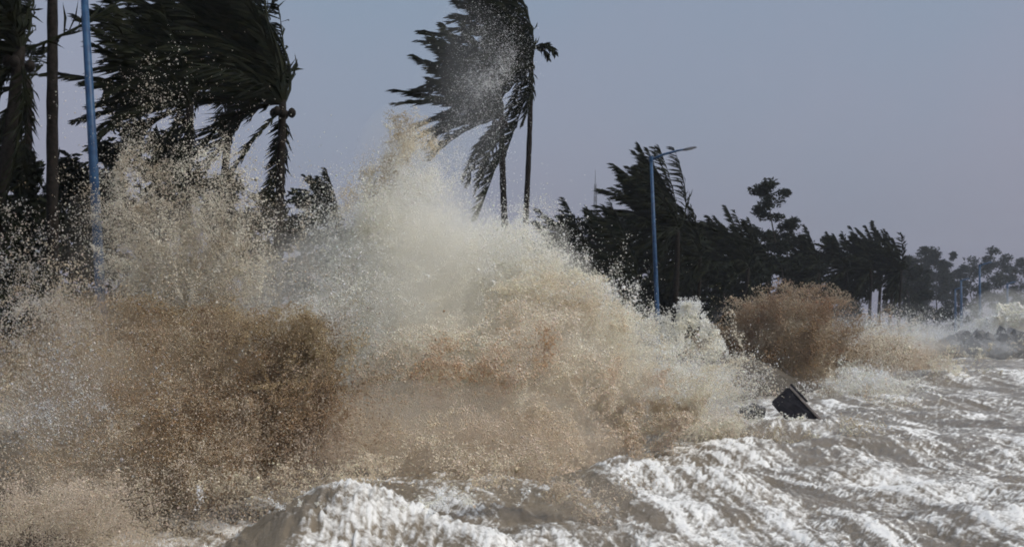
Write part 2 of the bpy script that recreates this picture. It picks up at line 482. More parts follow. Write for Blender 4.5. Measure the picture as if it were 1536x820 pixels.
# the clump beside the tall blue lamp post
palm('palm cut off by the frame edge, dark fronds filling the upper corner', -20, 33, 30, 70, 40, 4.2, .8, 1, r=.17, dead=5, nuts=3)
palm('straight bare palm trunk rising out of frame beside the blue lamp post', 84, 36, 78, -175, 24, 4.2, 1.0, 2, r=.15, dead=4, bow=.05)
palm('slim palm in front of the corner palm with hanging dead fronds', 50, 38, 42, 120, 14, 2.6, .8, 3, r=.12, dead=7, bow=.1)
palm('huge bushy palm whose black fronds stream across the lamp post', 418, 42, 424, 150, 62, 5.3, 1.0, 4, up=(-10, 88), r=.145, dead=4, nuts=5, nleaf=56, lw=.075, bow=.1)
palm('palm behind the bushy palm, its crown reaching out of frame', 330, 46, 352, 50, 42, 4.6, .95, 5, up=(-15, 85), r=.14, dead=3, nleaf=52, lw=.075)
palm('palm nearest the lamp post with low fronds pointing inland', 285, 40, 285, 155, 32, 3.5, 1.0, 6, up=(-20, 75), r=.14, dead=3, nleaf=50, lw=.07)
# the two lone palms above the white burst
palm('shorter of the two lone palms, crown torn sideways over the burst', 757, 58, 752, 172, 34, 4.3, 1.25, 7, up=(-35, 80), r=.145, dead=3, nleaf=52, nuts=4, lw=.075, bow=-.1)
palm('taller thin lone palm with flag shaped crown reaching the frame top', 793, 60, 797, 92, 50, 4.5, 1.1, 8, up=(-45, 88), r=.125, dead=2, nleaf=56, lw=.08, bow=.18, tuft=3)
# round the second lamp post
palm('round crowned palm standing behind the second blue lamp post', 1022, 78, 1016, 345, 64, 4.7, .85, 9, up=(-35, 90), r=.16, dead=4, nleaf=48, lw=.09)
palm('low palm with long fronds swept inland before the second lamp post', 950, 74, 955, 412, 36, 4.2, 1.1, 10, up=(-30, 75), r=.15, dead=3, nleaf=48, lw=.09)
palm('small palm with upright crooked fronds just seaward of the round palm', 1052, 86, 1050, 385, 26, 3.6, .9, 11, up=(-20, 85), r=.13, dead=3, nleaf=40, lw=.09)
palm('low palm half hidden by spray at the edge of the white burst', 876, 76, 884, 408, 34, 3.9, 1.0, 12, up=(-25, 80), r=.15, dead=2, nleaf=44, lw=.09)
palm('palm with drooping crown between round palm and tall ragged tree', 1118, 98, 1122, 400, 38, 4.2, 1.0, 13, up=(-30, 85), r=.16, dead=3, nleaf=40, lw=.11)
palm('squat palm under the drooping crown behind the brown burst', 1090, 104, 1085, 405, 30, 4.6, 1.1, 14, up=(-30, 70), r=.15, dead=2, nleaf=40, lw=.11)
palm('palm with pointed crown just inland of the tall ragged tree', 1150, 112, 1152, 398, 32, 4.0, .9, 15, up=(-30, 85), r=.15, dead=2, nleaf=36, lw=.12)
palm('palm leaning over the crest of the brown burst', 1225, 122, 1228, 408, 32, 4.0, .9, 16, up=(-35, 85), r=.16, dead=3, nleaf=36, lw=.12)
palm('narrow palm between brown burst and the group of bare trunks', 1272, 128, 1270, 402, 30, 3.6, .8, 17, up=(-40, 85), r=.15, dead=3, nleaf=34, lw=.13)
palm('first of four close palms with bare trunks in drifting mist', 1310, 128, 1306, 402, 30, 3.8, .9, 18, up=(-45, 88), r=.15, dead=3, nleaf=34, lw=.13)
palm('tallest of four close palms with bare trunks in drifting mist', 1322, 134, 1322, 394, 30, 3.8, .8, 19, up=(-45, 88), r=.15, dead=2, nleaf=34, lw=.13)
palm('third of four close palms with bare trunks in drifting mist', 1338, 131, 1340, 408, 28, 3.8, .8, 20, up=(-45, 88), r=.15, dead=2, nleaf=34, lw=.13)
palm('outermost of four close palms, reddish trunk nearest the sea', 1352, 129, 1352, 404, 28, 3.4, .8, 21, up=(-45, 88), r=.14, dead=3, nleaf=34, lw=.13)
palm('little palm with one curled frond in the gap behind the spray', 500, 58, 507, 335, 20, 2.3, .8, 22, up=(-20, 85), r=.12, dead=1, nleaf=40, lw=.08, bow=.05)

# ------------------------------------------------------------------ broadleaved trees and shrubs
def leafy(name, label, cat, px, D, top_py, width, leaf=0.16, nleaf=1800, seed=0, open_=0.3, group=None, base_py=None, base_frac=.28, trunk_r=.16):
    g = np.random.default_rng(500 + seed)
    x = (px - PW / 2) / FPX * D
    bz = float(land_z(x, D)) - .15
    top = at(px, top_py, D).z
    H = top - bz
    root = empty(name, (x, D, bz)); tag(root, label, cat, group)
    m = MB(); tips = []
    lean = np.array([-.10, .02, 0]) * H
    tp = lambda s: np.array([0, 0, H * s]) + lean * s ** 1.6 + np.array([.04 * H * math.sin(s * 5 + seed), .03 * H * math.sin(s * 4 + 2 * seed), 0]) * s
    ss = np.linspace(0, .96, 12)
    m.tube([tp(s) for s in ss], [trunk_r * (1 - .88 * s) + .05 * math.exp(-s * 18) for s in ss], 7)
    nl = 11 if H > 4 else 7
    for i in range(nl):
        s = base_frac + (1 - base_frac) * (i + g.uniform(0, .8)) / nl
        az = i * 2.4 + g.uniform(-.5, .5)
        ln = width * .5 * g.uniform(.5, 1.05) * (1.05 - .62 * max(0, s - .35))
        d = np.array([math.cos(az), math.sin(az), g.uniform(.25, .8)]); d /= np.linalg.norm(d)
        p0 = tp(min(s, .95)); pts = [p0]
        for k in range(4):
            d = d + np.array([-.16, .02, .05]) + g.uniform(-.16, .16, 3); d /= np.linalg.norm(d)
            pts.append(pts[-1] + d * ln / 4)
        m.tube(pts, [trunk_r * .38 * (1 - .2 * k) * (1 - .5 * s) for k in range(5)], 5)
        tips += [pts[2], pts[3], pts[4], pts[4] + g.uniform(-.3, .3, 3) * ln * .5]
    tips.append(tp(.97)); tips.append(tp(.9))
    m.build('trunk', M_BARK, root, True)
    tips = np.array(tips)
    keep = g.random(len(tips)) > open_ * .6
    tips = tips[keep] if keep.sum() > 3 else tips
    # leaf clumps, elongated downwind
    idx = g.integers(0, len(tips), nleaf)
    cr = width * (.105 if H > 4 else .15)
    csz = g.uniform(.6, 1.35, len(tips))[idx][:, None] * cr
    u = g.standard_normal((nleaf, 3)); u /= np.linalg.norm(u, axis=1)[:, None]; u *= g.random((nleaf, 1)) ** .5
    C = tips[idx] + u * csz * np.array([1.35, 1.1, .85]) + np.array([-.25, 0, 0]) * csz * g.random((nleaf, 1))
    dd = g.standard_normal((nleaf, 3)) * .8 + np.array([-1.0, .1, -.1]); dd /= np.linalg.norm(dd, axis=1)[:, None]
    ww = np.cross(dd, g.standard_normal((nleaf, 3))); ww /= np.linalg.norm(ww, axis=1)[:, None]
    sz = leaf * g.uniform(.6, 1.4, (nleaf, 1))
    V = np.stack([C - dd * sz, C - ww * sz * .38, C + dd * sz, C + ww * sz * .38], 1).reshape(-1, 3)
    F = np.arange(nleaf * 4).reshape(-1, 4)
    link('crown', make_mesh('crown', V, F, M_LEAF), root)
    return root

TB = 'leafy trees and shrubs on the sea bank'
leafy('ragged_tree', 'tall ragged tree with open clumped top rising above the palms', 'tree', 1180, 120, 272, 5.2, .17, 3600, 1, .55, TB, base_frac=.4)
leafy('ragged_tree', 'darker tree filling the gap under the ragged open top', 'tree', 1196, 126, 335, 5.6, .2, 3600, 2, .1, TB, base_frac=.2)
leafy('ragged_tree', 'rounded tree showing between ragged tree and bare palm trunks', 'tree', 1250, 140, 372, 6.5, .22, 3200, 3, .1, TB, base_frac=.15)
leafy('ragged_tree', 'tree in shade behind the crowd of low palms', 'tree', 1075, 112, 350, 7.0, .2, 4200, 4, .1, TB, base_frac=.1)
leafy('ragged_tree', 'thick dark tree behind the second lamp post', 'tree', 985, 96, 318, 6.5, .18, 4600, 5, .05, TB, base_frac=.1)
leafy('ragged_tree', 'thick dark tree beside the white burst behind low palms', 'tree', 905, 98, 360, 7.5, .18, 4600, 6, .05, TB, base_frac=.1)
# undergrowth at the foot of the clump
for i, (px, D, ty, w, lab) in enumerate([
        (5, 34, 210, 3.4, 'dense black shrub in the corner under the cut off palm'),
        (60, 37, 265, 3.2, 'dark shrub at the foot of the straight bare trunk'),
        (135, 41, 262, 3.4, 'dark shrub with speckled top behind the lamp post'),
        (225, 43, 185, 4.2, 'tall dark shrub under the streaming fronds'),
        (300, 45, 225, 4.0, 'shrub showing through spray beneath the bushy palm'),
        (372, 50, 296, 3.6, 'grey green shrub half lost in spray by the bushy palm trunk'),
        (440, 56, 315, 3.8, 'low shrub in the sky gap beside the bushy palm trunk'),
        (490, 57, 300, 3.4, 'rounded shrub under the small curled frond'),
        (560, 60, 350, 3.8, 'shrub hidden behind the edge of the white burst'),
        (20, 40, 330, 6.0, 'broad low shrub closing the corner behind the speckled spray'),
        (170, 46, 320, 6.0, 'broad low shrub behind the foot of the lamp post'),
        (870, 84, 375, 5.0, 'dark shrub at the edge of the white burst under low palms'),
        (960, 88, 395, 6.0, 'broad dark shrub below the second lamp post'),
        (1050, 92, 400, 6.5, 'broad dark shrub under the small crooked palm'),
        (1130, 110, 400, 7.5, 'dark shrub behind the top of the brown burst'),
        (1215, 125, 405, 7.5, 'dark shrub under the tall ragged tree'),
        (1280, 136, 415, 7.0, 'dark shrub behind the narrow palm')]):
    leafy('shrub', lab, 'shrub', px, D, ty, w, .15 if D < 70 else .22, 5200, 20 + i, .0, TB, base_frac=.02, trunk_r=.07)
FT = 'far trees fading in the haze'
for i, (px, D, ty, w, lab) in enumerate([
        (1366, 180, 402, 6, 'grey tree tucked against the outermost bare palm'),
        (1382, 205, 412, 7, 'low grey tree rising from the mist past the bare palms'),
        (1372, 260, 396, 9, 'hazy tree just beyond the four bare trunks'),
        (1390, 290, 384, 8, 'hazy tree with thin forked top beyond the bare trunks'),
        (1408, 280, 388, 9, 'darkest pointed tree in the hazy distance'),
        (1425, 300, 410, 10, 'low hazy tree behind the pale twin posts'),
        (1438, 310, 392, 7, 'hazy tree with bent top above the twin posts'),
        (1460, 320, 412, 10, 'low hazy tree just behind the far lamp post'),
        (1490, 330, 390, 11, 'broad hazy tree on the sea side of the far lamp post'),
        (1512, 340, 396, 11, 'rounded hazy tree above the cream breaker'),
        (1535, 350, 402, 12, 'hazy tree at the frame edge above the cream breaker')]):
    k_ = 1.2 if D < 210 else 1.25
    leafy('far_tree', lab, 'tree', px, D * k_, ty - 5, w * k_, .36 * k_, 2600, 50 + i, .25, FT, base_frac=.02, trunk_r=.2)

# ------------------------------------------------------------------ lamp posts
def lamp(label, px_base, D, lean, h=9.0, r=0.115, arm=True, group='blue lamp posts'):
    x = (px_base - PW / 2) / FPX * D
    z = float(land_z(x, D))
    root = empty('street_lamp', (x, D, z)); tag(root, label, 'street lamp', group)
    top = Vector((-math.sin(R(lean)) * h, 0, math.cos(R(lean)) * h))
    m = MB(); m.tube([top * s for s in (0, .1, .101, .5, 1)], [r * 1.1, r * 1.08, r, r * .86, r * .66], 12); m.build('pole', M_BLUE, root, True)
    m = MB(); m.tube([Vector((0, 0, .0)), Vector((0, 0, .03)), Vector((0, 0, .031)), Vector((0, 0, .3))], [r * 2.2, r * 2.2, r * 1.5, r * 1.25], 12); m.build('base_plate', M_BLUE, root)
    m = MB(); m.tube([top * .985, top * 1.012], [r * .95, r * .95], 10); m.build('collar', M_BLUE, root)
    if arm:
        a0 = top + Vector((.02, 0, -.06)); a1 = top + Vector((.55, -.02, .18)); a2 = top + Vector((1.15, -.04, .34)); a3 = top + Vector((1.45, -.05, .40))
        m = MB(); m.tube([a0, a1, a2, a3], [r * .6, r * .52, r * .44, r * .4], 8); m.build('arm', M_BLUE, root, True)
        q = [(1.38, .33, .05, .03), (1.5, .36, .12, .06), (1.75, .415, .14, .065), (1.95, .45, .10, .045), (2.02, .455, .03, .015)]
        V, F = [], []
        for (ux, uz, w, hh) in q:
            for (sy, sz) in ((-1, -.6), (1, -.6), (1, .3), (.6, 1), (-.6, 1), (-1, .3)):
                V.append(top + Vector((ux, sy * w - .05, uz + sz * hh + .03)))
        for i in range(len(q) - 1):
            for k in range(6): F.append((i * 6 + k, i * 6 + (k + 1) % 6, (i + 1) * 6 + (k + 1) % 6, (i + 1) * 6 + k))
        F.append(tuple(range(5, -1, -1))); F.append(tuple((len(q) - 1) * 6 + k for k in range(6)))
        hd = link('lamp_head', make_mesh('lamp_head', [tuple(v) for v in V], F, M_STEEL), root)
        m = MB(); m.box(top + Vector((1.68, -.05, .385)), (.34, .2, .03), Matrix.Rotation(R(-12), 3, 'Y')); m.build('lens', M_LENS, hd)
    return root
lamp('thick blue lamp post nearest the camera, rising out of frame', 160, 31, 3.1)
lamp('leaning blue lamp post with single arm above the round palm', 989, 65, 2.3, h=9.05, r=.105)
lamp('small blue lamp post far off by the rocks', 1470, 176, .3, h=8.6, r=.17)
lamp('pale hazy lamp post inland of the far one', 1442, 262, .2, h=9, r=.26)
lamp('faint second hazy post standing beside the pale one', 1433, 266, .0, h=7.5, r=.22)
lamp('faint blue lamp post poking up behind the cream breaker', 1511, 262, .0, h=8.6, r=.26)

# ------------------------------------------------------------------ lattice mast, far off
def mast():
    D = 520.0; b = at(893, 483, D); h = at(893, 276, D).z - 1.8
    root = empty('lattice_mast', (b.x, D, 1.8)); tag(root, 'faint lattice radio mast above the low palms', 'mast')
    m = MB(); w0, w1 = 3.2, .5
    cor = lambda s, k: Vector(((w0 * (1 - s) + w1 * s) * (.5 if k in (0, 3) else -.5), (w0 * (1 - s) + w1 * s) * (.5 if k < 2 else -.5), h * s))
    for k in range(4): m.tube([cor(0, k), cor(1, k)], [.2, .14], 4)
    m.build('leg_frame', M_MAST, root)
    m = MB(); n = 14
    for i in range(n):
        for k in range(4):
            a, c = i / n, (i + 1) / n
            m.tube([cor(a, k), cor(c, (k + 1) % 4)], [.1, .1], 4, False); m.tube([cor(c, k), cor(c, (k + 1) % 4)], [.1, .1], 4, False)
    m.build('bracing', M_MAST, root)
    m = MB(); m.tube([(0, 0, h), (0, 0, h + 5)], [.15, .08], 5); m.build('antenna', M_MAST, root)
mast()

# ------------------------------------------------------------------ tilted concrete block in the surf
def block():
    D = 47.0
    c = at(1193, 617, D)
    root = empty('concrete_block', (c.x, D, c.z - .45)); tag(root, 'dark tilted concrete block jutting from the surf below the brown burst', 'concrete block')
    M = Matrix.Rotation(R(-13), 3, 'Z') @ Matrix.Rotation(R(-4), 3, 'X') @ Matrix.Rotation(R(47), 3, 'Y')
    def slab(name, mat, size, off, bev=.05):
        m = MB(); m.box((0, 0, 0), size)
        me = make_mesh(name, m.v, m.f, mat)
        import bmesh
        bm = bmesh.new(); bm.from_mesh(me)
        bmesh.ops.bevel(bm, geom=bm.edges[:], offset=bev, segments=2, affect='EDGES')
        bmesh.ops.subdivide_edges(bm, edges=[e for e in bm.edges if e.calc_length() > .3], cuts=5, use_grid_fill=True)
        for v in bm.verts:
            s = math.sin(v.co.x * 9 + v.co.z * 5) * math.cos(v.co.y * 7 + v.co.z * 8)
            v.co += v.co.normalized() * s * .022
        bm.to_mesh(me); bm.free()
        me.transform((M @ Matrix.Translation(Vector(off)).to_3x3()).to_4x4()) if False else me.transform(M.to_4x4() @ Matrix.Translation(Vector(off)))
        return link(name, me, root, (0, 0, .45))
    slab('body', M_SLAB, (1.42, .9, .76), (0, 0, 0))
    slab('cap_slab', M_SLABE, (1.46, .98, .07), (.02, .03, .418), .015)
    slab('top_plate', M_SLAB, (.75, .8, .07), (-.36, .06, .49), .015)
block()
def rock_mesh(name, r, g, sub=2):
    import bmesh
    bm = bmesh.new(); bmesh.ops.create_icosphere(bm, subdivisions=sub, radius=r)
    ax = g.uniform(.65, 1.3, 3); ph = g.uniform(0, 6, 6)
    for v in bm.verts:
        n = v.co.normalized()
        k = 1 + .22 * math.sin(n.x * 3.1 + ph[0]) * math.cos(n.y * 2.7 + ph[1]) + .12 * math.sin(n.z * 6 + ph[2] + n.x * 4)
        for j in range(3):                     # a few flat broken faces
            q = Vector((math.sin(ph[j] * 2.1), math.cos(ph[j + 1] * 1.7), math.sin(ph[j + 2]))).normalized()
            dd = n.dot(q)
            if dd > .72: k *= .72 / dd
        v.co = Vector((n.x * ax[0], n.y * ax[1], n.z * ax[2])) * r * k
    me = bpy.data.meshes.new(name); bm.to_mesh(me); bm.free()
    me.materials.append(M_ROCK); return me
def vary(m, lo, hi):
    n, l = m.node_tree.nodes, m.node_tree.links
    oi = n.new('ShaderNodeObjectInfo'); mr = n.new('ShaderNodeMapRange')
    mr.inputs['To Min'].default_value = lo; mr.inputs['To Max'].default_value = hi
    l.new(oi.outputs['Random'], mr.inputs['Value'])
    p = n['Principled BSDF']; src = p.inputs['Base Color'].links[0].from_socket
    vm = n.new('ShaderNodeVectorMath'); vm.operation = 'SCALE'
    l.new(src, vm.inputs[0]); l.new(mr.outputs[0], vm.inputs['Scale']); l.new(vm.outputs[0], p.inputs['Base Color'])
vary(M_ROCK, .35, 2.6)
gr = np.random.default_rng(77)
c = at(1128, 618, 47.5)
tag(link('rock', rock_mesh('rock', .36, gr), None, (c.x, 47.5, c.z)), 'small dark rock awash beside the tilted block', 'rock')
# rubble breakwater
def rubble():
    D0 = 148.0; c0 = at(1500, 528, D0)
    root = empty('rubble_breakwater', (c0.x, D0, 0)); tag(root, 'mound of dark broken rocks below the far lamp post', 'breakwater')
    meshes = [rock_mesh('stone', .55, gr, 2) for _ in range(8)]
    for i in range(130):
        u = gr.uniform(-7.0, 8.5); v = gr.uniform(-4, 4)
        zt = (1.55 + .5 * math.sin(u * 1.1)) * math.exp(-(v / 3.2) ** 2) * min(1, max(0, (u + 7.2) / 4.6)) + .35
        o = bpy.data.objects.new('stone', meshes[i % 8]); COL.objects.link(o); o.parent = root
        o.location = (u, v, zt - .1 + gr.uniform(-.35, .4)); o.rotation_euler = gr.uniform(0, 6, 3)
        s = .45 + 1.9 * gr.random() ** 2.2; o.scale = (s, s, s * gr.uniform(.7, 1))
rubble()
def post():
    D = 140.0; c = at(1385, 540, D)
    root = empty('mooring_post', (c.x, D, -.5)); tag(root, 'stubby grey post standing in the mist before the rocks', 'post')
    m = MB(); m.tube([(0, 0, 0), (0, 0, 1.6), (.02, 0, 2.2)], [.22, .2, .19], 9); m.build('shaft', M_ROCK, root, True)
    m = MB(); m.tube([(.02, 0, 2.2), (.02, 0, 2.22), (.02, 0, 2.38), (.02, 0, 2.42)], [.2, .3, .3, .12], 9); m.build('cap', M_ROCK, root, True)
post()

# ------------------------------------------------------------------ spray
print('fields')
N3 = [field3(200 + i, 96, 3.4 + 1.0, 1.0) for i in range(3)]      # smooth, for throwing drops about
NF = field3(210, 128, 3.6, 1.5)                                    # for gaps
NC = field3(211, 96, 4.0, 1.5)                                     # for colour

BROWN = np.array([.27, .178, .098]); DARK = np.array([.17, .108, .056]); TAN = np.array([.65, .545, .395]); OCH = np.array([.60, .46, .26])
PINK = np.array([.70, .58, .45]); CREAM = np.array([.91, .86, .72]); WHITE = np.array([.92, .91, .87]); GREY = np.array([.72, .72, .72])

def warp(P, size, amp=1.0):
    for (L, A) in ((1.6, .34), (.62, .17), (.24, .075), (.09, .030)):
        Q = P / (L * size * 4.0) + 0.37 * L
        P = P + amp * A * size * np.stack([samp3(N3[i], Q) for i in range(3)], 1).astype(np.float64)
    return P

def blob(px, py, D, sx, sy, dz, n, ta, tb, rpx=(.45, .95), kind='ball', gap=0.5, gl=1.6, amp=1.0, off=0.0, big=0.04):
    """n drops: px radii sx, sy at distance D, depth dz metres"""
    c = np.array(at(px, py, D)); k = D / FPX
    n2 = int(n * (1 + 1.2 * gap))
    if kind == 'gauss':
        u = rng.standard_normal((n2, 3)) * .55
    elif kind == 'rays':                         # drops flung out along many jets
        nj = 280
        jd = rng.standard_normal((nj, 3)); jd[:, 2] = np.abs(jd[:, 2]) * 1.0 + .05 * rng.standard_normal(nj)
        jd /= np.linalg.norm(jd, axis=1)[:, None]; jl = rng.uniform(.55, 1.12, nj)
        i = rng.integers(0, nj, n2); s = rng.random(n2) ** .62
        u = jd[i] * (s * jl[i])[:, None] + rng.standard_normal((n2, 3)) * (.02 + .05 * s)[:, None]
        u[:, 2] -= .14 * s ** 2
    else:
        u = rng.standard_normal((n2, 3)); u /= np.linalg.norm(u, axis=1)[:, None]; u *= (rng.random(n2) ** .42)[:, None]
    P = c + u * np.array([sx * k, dz, sy * k])
    size = .5 * (sx + sy) * k
    P = warp(P, size, amp)
    g = samp3(NF, P / (gl * 4.0) + off) + .35 * samp3(NF, P / (gl * .9) + off)
    keep = rng.random(n2) < np.clip(.62 + gap * g * .75, 0.02, 1)
    P, u = P[keep], u[keep]
    if len(P) > n: P, u = P[:n], u[:n]
    q = np.clip(.5 + .30 * samp3(NC, P / 5.5 + off) + .15 * samp3(NC, P / 1.6 + off), 0, 1)[:, None]
    T = np.asarray(ta) * (1 - q) + np.asarray(tb) * q
    T = T * rng.uniform(.80, 1.16, (len(P), 1)) * (1 + rng.uniform(-.05, .05, (len(P), 3)))
    rad = rng.uniform(rpx[0], rpx[1], len(P)) * rng.lognormal(-.08, .38, len(P)) * 1.34 * k
    b = rng.random(len(P)) < big
    rad[b] *= rng.uniform(1.2, 2.0, b.sum())
    ok = P[:, 2] > -.6
    return P[ok], np.clip(T[ok], 0.01, .94), rad[ok], b[ok]

def jet(pts, D, spread, n, ta, tb, rpx=(.35, .7), clots=60, big=.06, depth=.5):
    """a thrown rope of water breaking into clots along a curve of photo points"""
    Q = np.array([at(x, y, D) for x, y in pts]); k = D / FPX
    s = rng.random(clots) ** .8 * (len(Q) - 1); i = np.minimum(s.astype(int), len(Q) - 2); f = (s - i)[:, None]
    C = Q[i] * (1 - f) + Q[i + 1] * f
    C = C + rng.standard_normal((clots, 3)) * np.array([spread * k, depth, spread * k])
    sz = rng.uniform(.15, 1.0, clots) ** 1.5 * spread * k * .55
    wgt = sz ** 1.6; ci = rng.choice(clots, n, p=wgt / wgt.sum())
    P = C[ci] + rng.standard_normal((n, 3)) * sz[ci][:, None] * np.array([1, 1, 1.3])
    P = warp(P, spread * k * 2, .6)
    q = np.clip(rng.random(clots)[ci] + rng.normal(0, .15, n), 0, 1)[:, None]
    T = (np.asarray(ta) * (1 - q) + np.asarray(tb) * q) * rng.uniform(.75, 1.2, (n, 1))
    rad = rng.uniform(rpx[0], rpx[1], n) * 1.5 * k
    b = rng.random(n) < big; rad[b] *= rng.uniform(1.3, 2.0, b.sum())
    return P, np.clip(T, .01, .94), rad, b

def arcs(px, py, D, a0, a1, l0, l1, n, per, ta, tb, rpx=(.22, .5), big=.03, wide=1.0, base=30, sag=.34, wind=.10):
    """strands of water thrown out along ballistic curves and drawn downwind"""
    k = D / FPX; out = []
    for _ in range(n):
        a = R(rng.uniform(a0, a1)); Lp = rng.uniform(l0, l1); m = int(per * rng.uniform(.4, 1.5))
        knots = rng.random(14)
        t = np.where(rng.random(m) < .6, rng.choice(knots, m) + rng.normal(0, .02, m), rng.random(m) ** 1.2)
        t = np.clip(.18 + .82 * t, .1, 1.05)
        sg = (.7 + 3.2 * t) * rng.uniform(.5, 1.6) * wide
        x = px + rng.normal(0, base) + Lp * math.cos(a) * t - wind * Lp * t ** 2 + rng.normal(0, 1, m) * sg
        y = py - Lp * math.sin(a) * t + sag * Lp * t ** 2 * abs(math.sin(a)) + rng.normal(0, 1, m) * sg
        d = D + rng.uniform(-.8, .8) + rng.uniform(-1.2, 1.2) * t + rng.normal(0, .06, m)
        P = np.stack([(x - PW / 2) / FPX * d, d, CAM_Z + (HORIZON - y) / FPX * d], 1)
        q = np.clip(rng.random() + rng.normal(0, .15, m), 0, 1)[:, None]
        T = (np.asarray(ta) * (1 - q) + np.asarray(tb) * q) * rng.uniform(.7, 1.22, (m, 1))
        rad = rng.uniform(rpx[0], rpx[1], m) * rng.lognormal(-.05, .4, m) * 1.34 * k
        b = rng.random(m) < big; rad[b] *= rng.uniform(1.2, 1.9, b.sum())
        out.append((P, np.clip(T, .01, .94), rad, b))
    P, T, rad, b = (np.concatenate([o[i] for o in out]) for i in range(4))
    P = warp(P, 60 * k, .35)
    return P, T, rad, b

# geometry nodes: vertices become round drops
def drops_group():
    ng = bpy.data.node_groups.new('drops', 'GeometryNodeTree')
    ng.interface.new_socket('Geometry', in_out='INPUT', socket_type='NodeSocketGeometry')
    ng.interface.new_socket('Geometry', in_out='OUTPUT', socket_type='NodeSocketGeometry')
    i = ng.nodes.new('NodeGroupInput'); o = ng.nodes.new('NodeGroupOutput')
    mp = ng.nodes.new('GeometryNodeMeshToPoints')
    na = ng.nodes.new('GeometryNodeInputNamedAttribute'); na.data_type = 'FLOAT'; na.inputs['Name'].default_value = 'drop_radius'
    sm = ng.nodes.new('GeometryNodeSetMaterial'); sm.inputs['Material'].default_value = M_SPRAY
    ng.links.new(i.outputs[0], mp.inputs['Mesh']); ng.links.new(na.outputs[0], mp.inputs['Radius'])
    ng.links.new(mp.outputs[0], sm.inputs['Geometry']); ng.links.new(sm.outputs[0], o.inputs[0])
    return ng
NG = drops_group()
TET = np.array([[1, 1, 1], [1, -1, -1], [-1, 1, -1], [-1, -1, 1]]) / math.sqrt(3)
TETF = np.array([[0, 1, 2], [0, 3, 1], [0, 2, 3], [1, 3, 2]])
TOTAL = [0]
def spray(name, label, parts):
    P = np.concatenate([p[0] for p in parts]); T = np.concatenate([p[1] for p in parts])
    rad = np.concatenate([p[2] for p in parts]); big = np.concatenate([p[3] for p in parts])
    TOTAL[0] += len(P)
    base = P.mean(0); base[2] = 0
    # the larger splashes of water: torn little solids
    Pb, Tb, rb = P[big] - base, T[big], rad[big] * 1.15
    n = len(Pb)
    st = rng.uniform(.6, 1.5, (n, 1, 3))
    th = rng.uniform(0, 6.28, n); ca, sa = np.cos(th), np.sin(th)
    tv = TET[None] * st
    tv = np.stack([tv[..., 0] * ca[:, None] - tv[..., 2] * sa[:, None], tv[..., 1], tv[..., 0] * sa[:, None] + tv[..., 2] * ca[:, None]], -1)
    V = (Pb[:, None] + tv * rb[:, None, None]).reshape(-1, 3)
    F = (TETF[None] + 4 * np.arange(n)[:, None, None]).reshape(-1, 3)
    me = make_mesh(name, V, F, M_SPRAY, True)
    a = me.attributes.new('tint', 'FLOAT_COLOR', 'POINT')
    a.data.foreach_set('color', np.repeat(np.c_[Tb, np.ones(n)], 4, 0).astype(np.float32).ravel())
    o = link(name, me, None, tuple(base)); tag(o, label, 'spray', kind='stuff')
    # the fine drops
    Pf, Tf, rf = P[~big] - base, T[~big], rad[~big]
    me = bpy.data.meshes.new('fine_drops'); n = len(Pf)
    me.vertices.add(n); me.vertices.foreach_set('co', Pf.astype(np.float32).ravel())
    a = me.attributes.new('tint', 'FLOAT_COLOR', 'POINT'); a.data.foreach_set('color', np.c_[Tf, np.ones(n)].astype(np.float32).ravel())
    a = me.attributes.new('drop_radius', 'FLOAT', 'POINT'); a.data.foreach_set('value', rf.astype(np.float32))
    me.materials.append(M_SPRAY)
    f = link('fine_drops', me, o); f['kind'] = 'stuff'
    md = f.modifiers.new('drops', 'NODES'); md.node_group = NG
    return o

VOLS = {}
def vol_mat(col, dens):
    key = (tuple(col), dens)
    if key not in VOLS:
        m = bpy.data.materials.new('spray_mist'); m.use_nodes = True
        n, l = m.node_tree.nodes, m.node_tree.links; n.clear()
        v = n.new('ShaderNodeVolumePrincipled'); v.inputs['Color'].default_value = (*col, 1); v.inputs['Density'].default_value = dens
        v.inputs['Anisotropy'].default_value = 0.0
        o = n.new('ShaderNodeOutputMaterial'); l.new(v.outputs[0], o.inputs['Volume'])
        VOLS[key] = m
    return VOLS[key]
import bmesh
_bm = bmesh.new(); bmesh.ops.create_icosphere(_bm, subdivisions=5, radius=1.0); _bm.verts.index_update()
SPH_V = np.array([v.co[:] for v in _bm.verts]); SPH_F = np.array([[v.index for v in f.verts] for f in _bm.faces]); _bm.free()
def mist(parent, px, py, D, sx, sy, dz, col, dens, shells=(1.12, .90, .68, .46), rough=.34, off=0.0):
    """soft fine mist: nested ragged bodies of thin scattering air"""
    c = np.array(at(px, py, D)); k = D / FPX
    for i, sh in enumerate(shells):
        Q = SPH_V * .12 + off + .31 * i
        dn = dens * 3.0 / (len(shells) * 1.15)
        r = 1 + rough * samp3(N3[0], Q) + rough * .45 * samp3(N3[1], SPH_V * .34 + off + .21 * i) + rough * .32 * samp3(N3[2], SPH_V * .9 + off + .17 * i)
        V = SPH_V * np.clip(r, .45, 1.6)[:, None] * sh * np.array([sx * k, dz, sy * k]) + c - np.array(parent.location)
        o = link('mist', make_mesh('mist', V, SPH_F, vol_mat(col, round(dn, 5)), True), parent); o['kind'] = 'stuff'

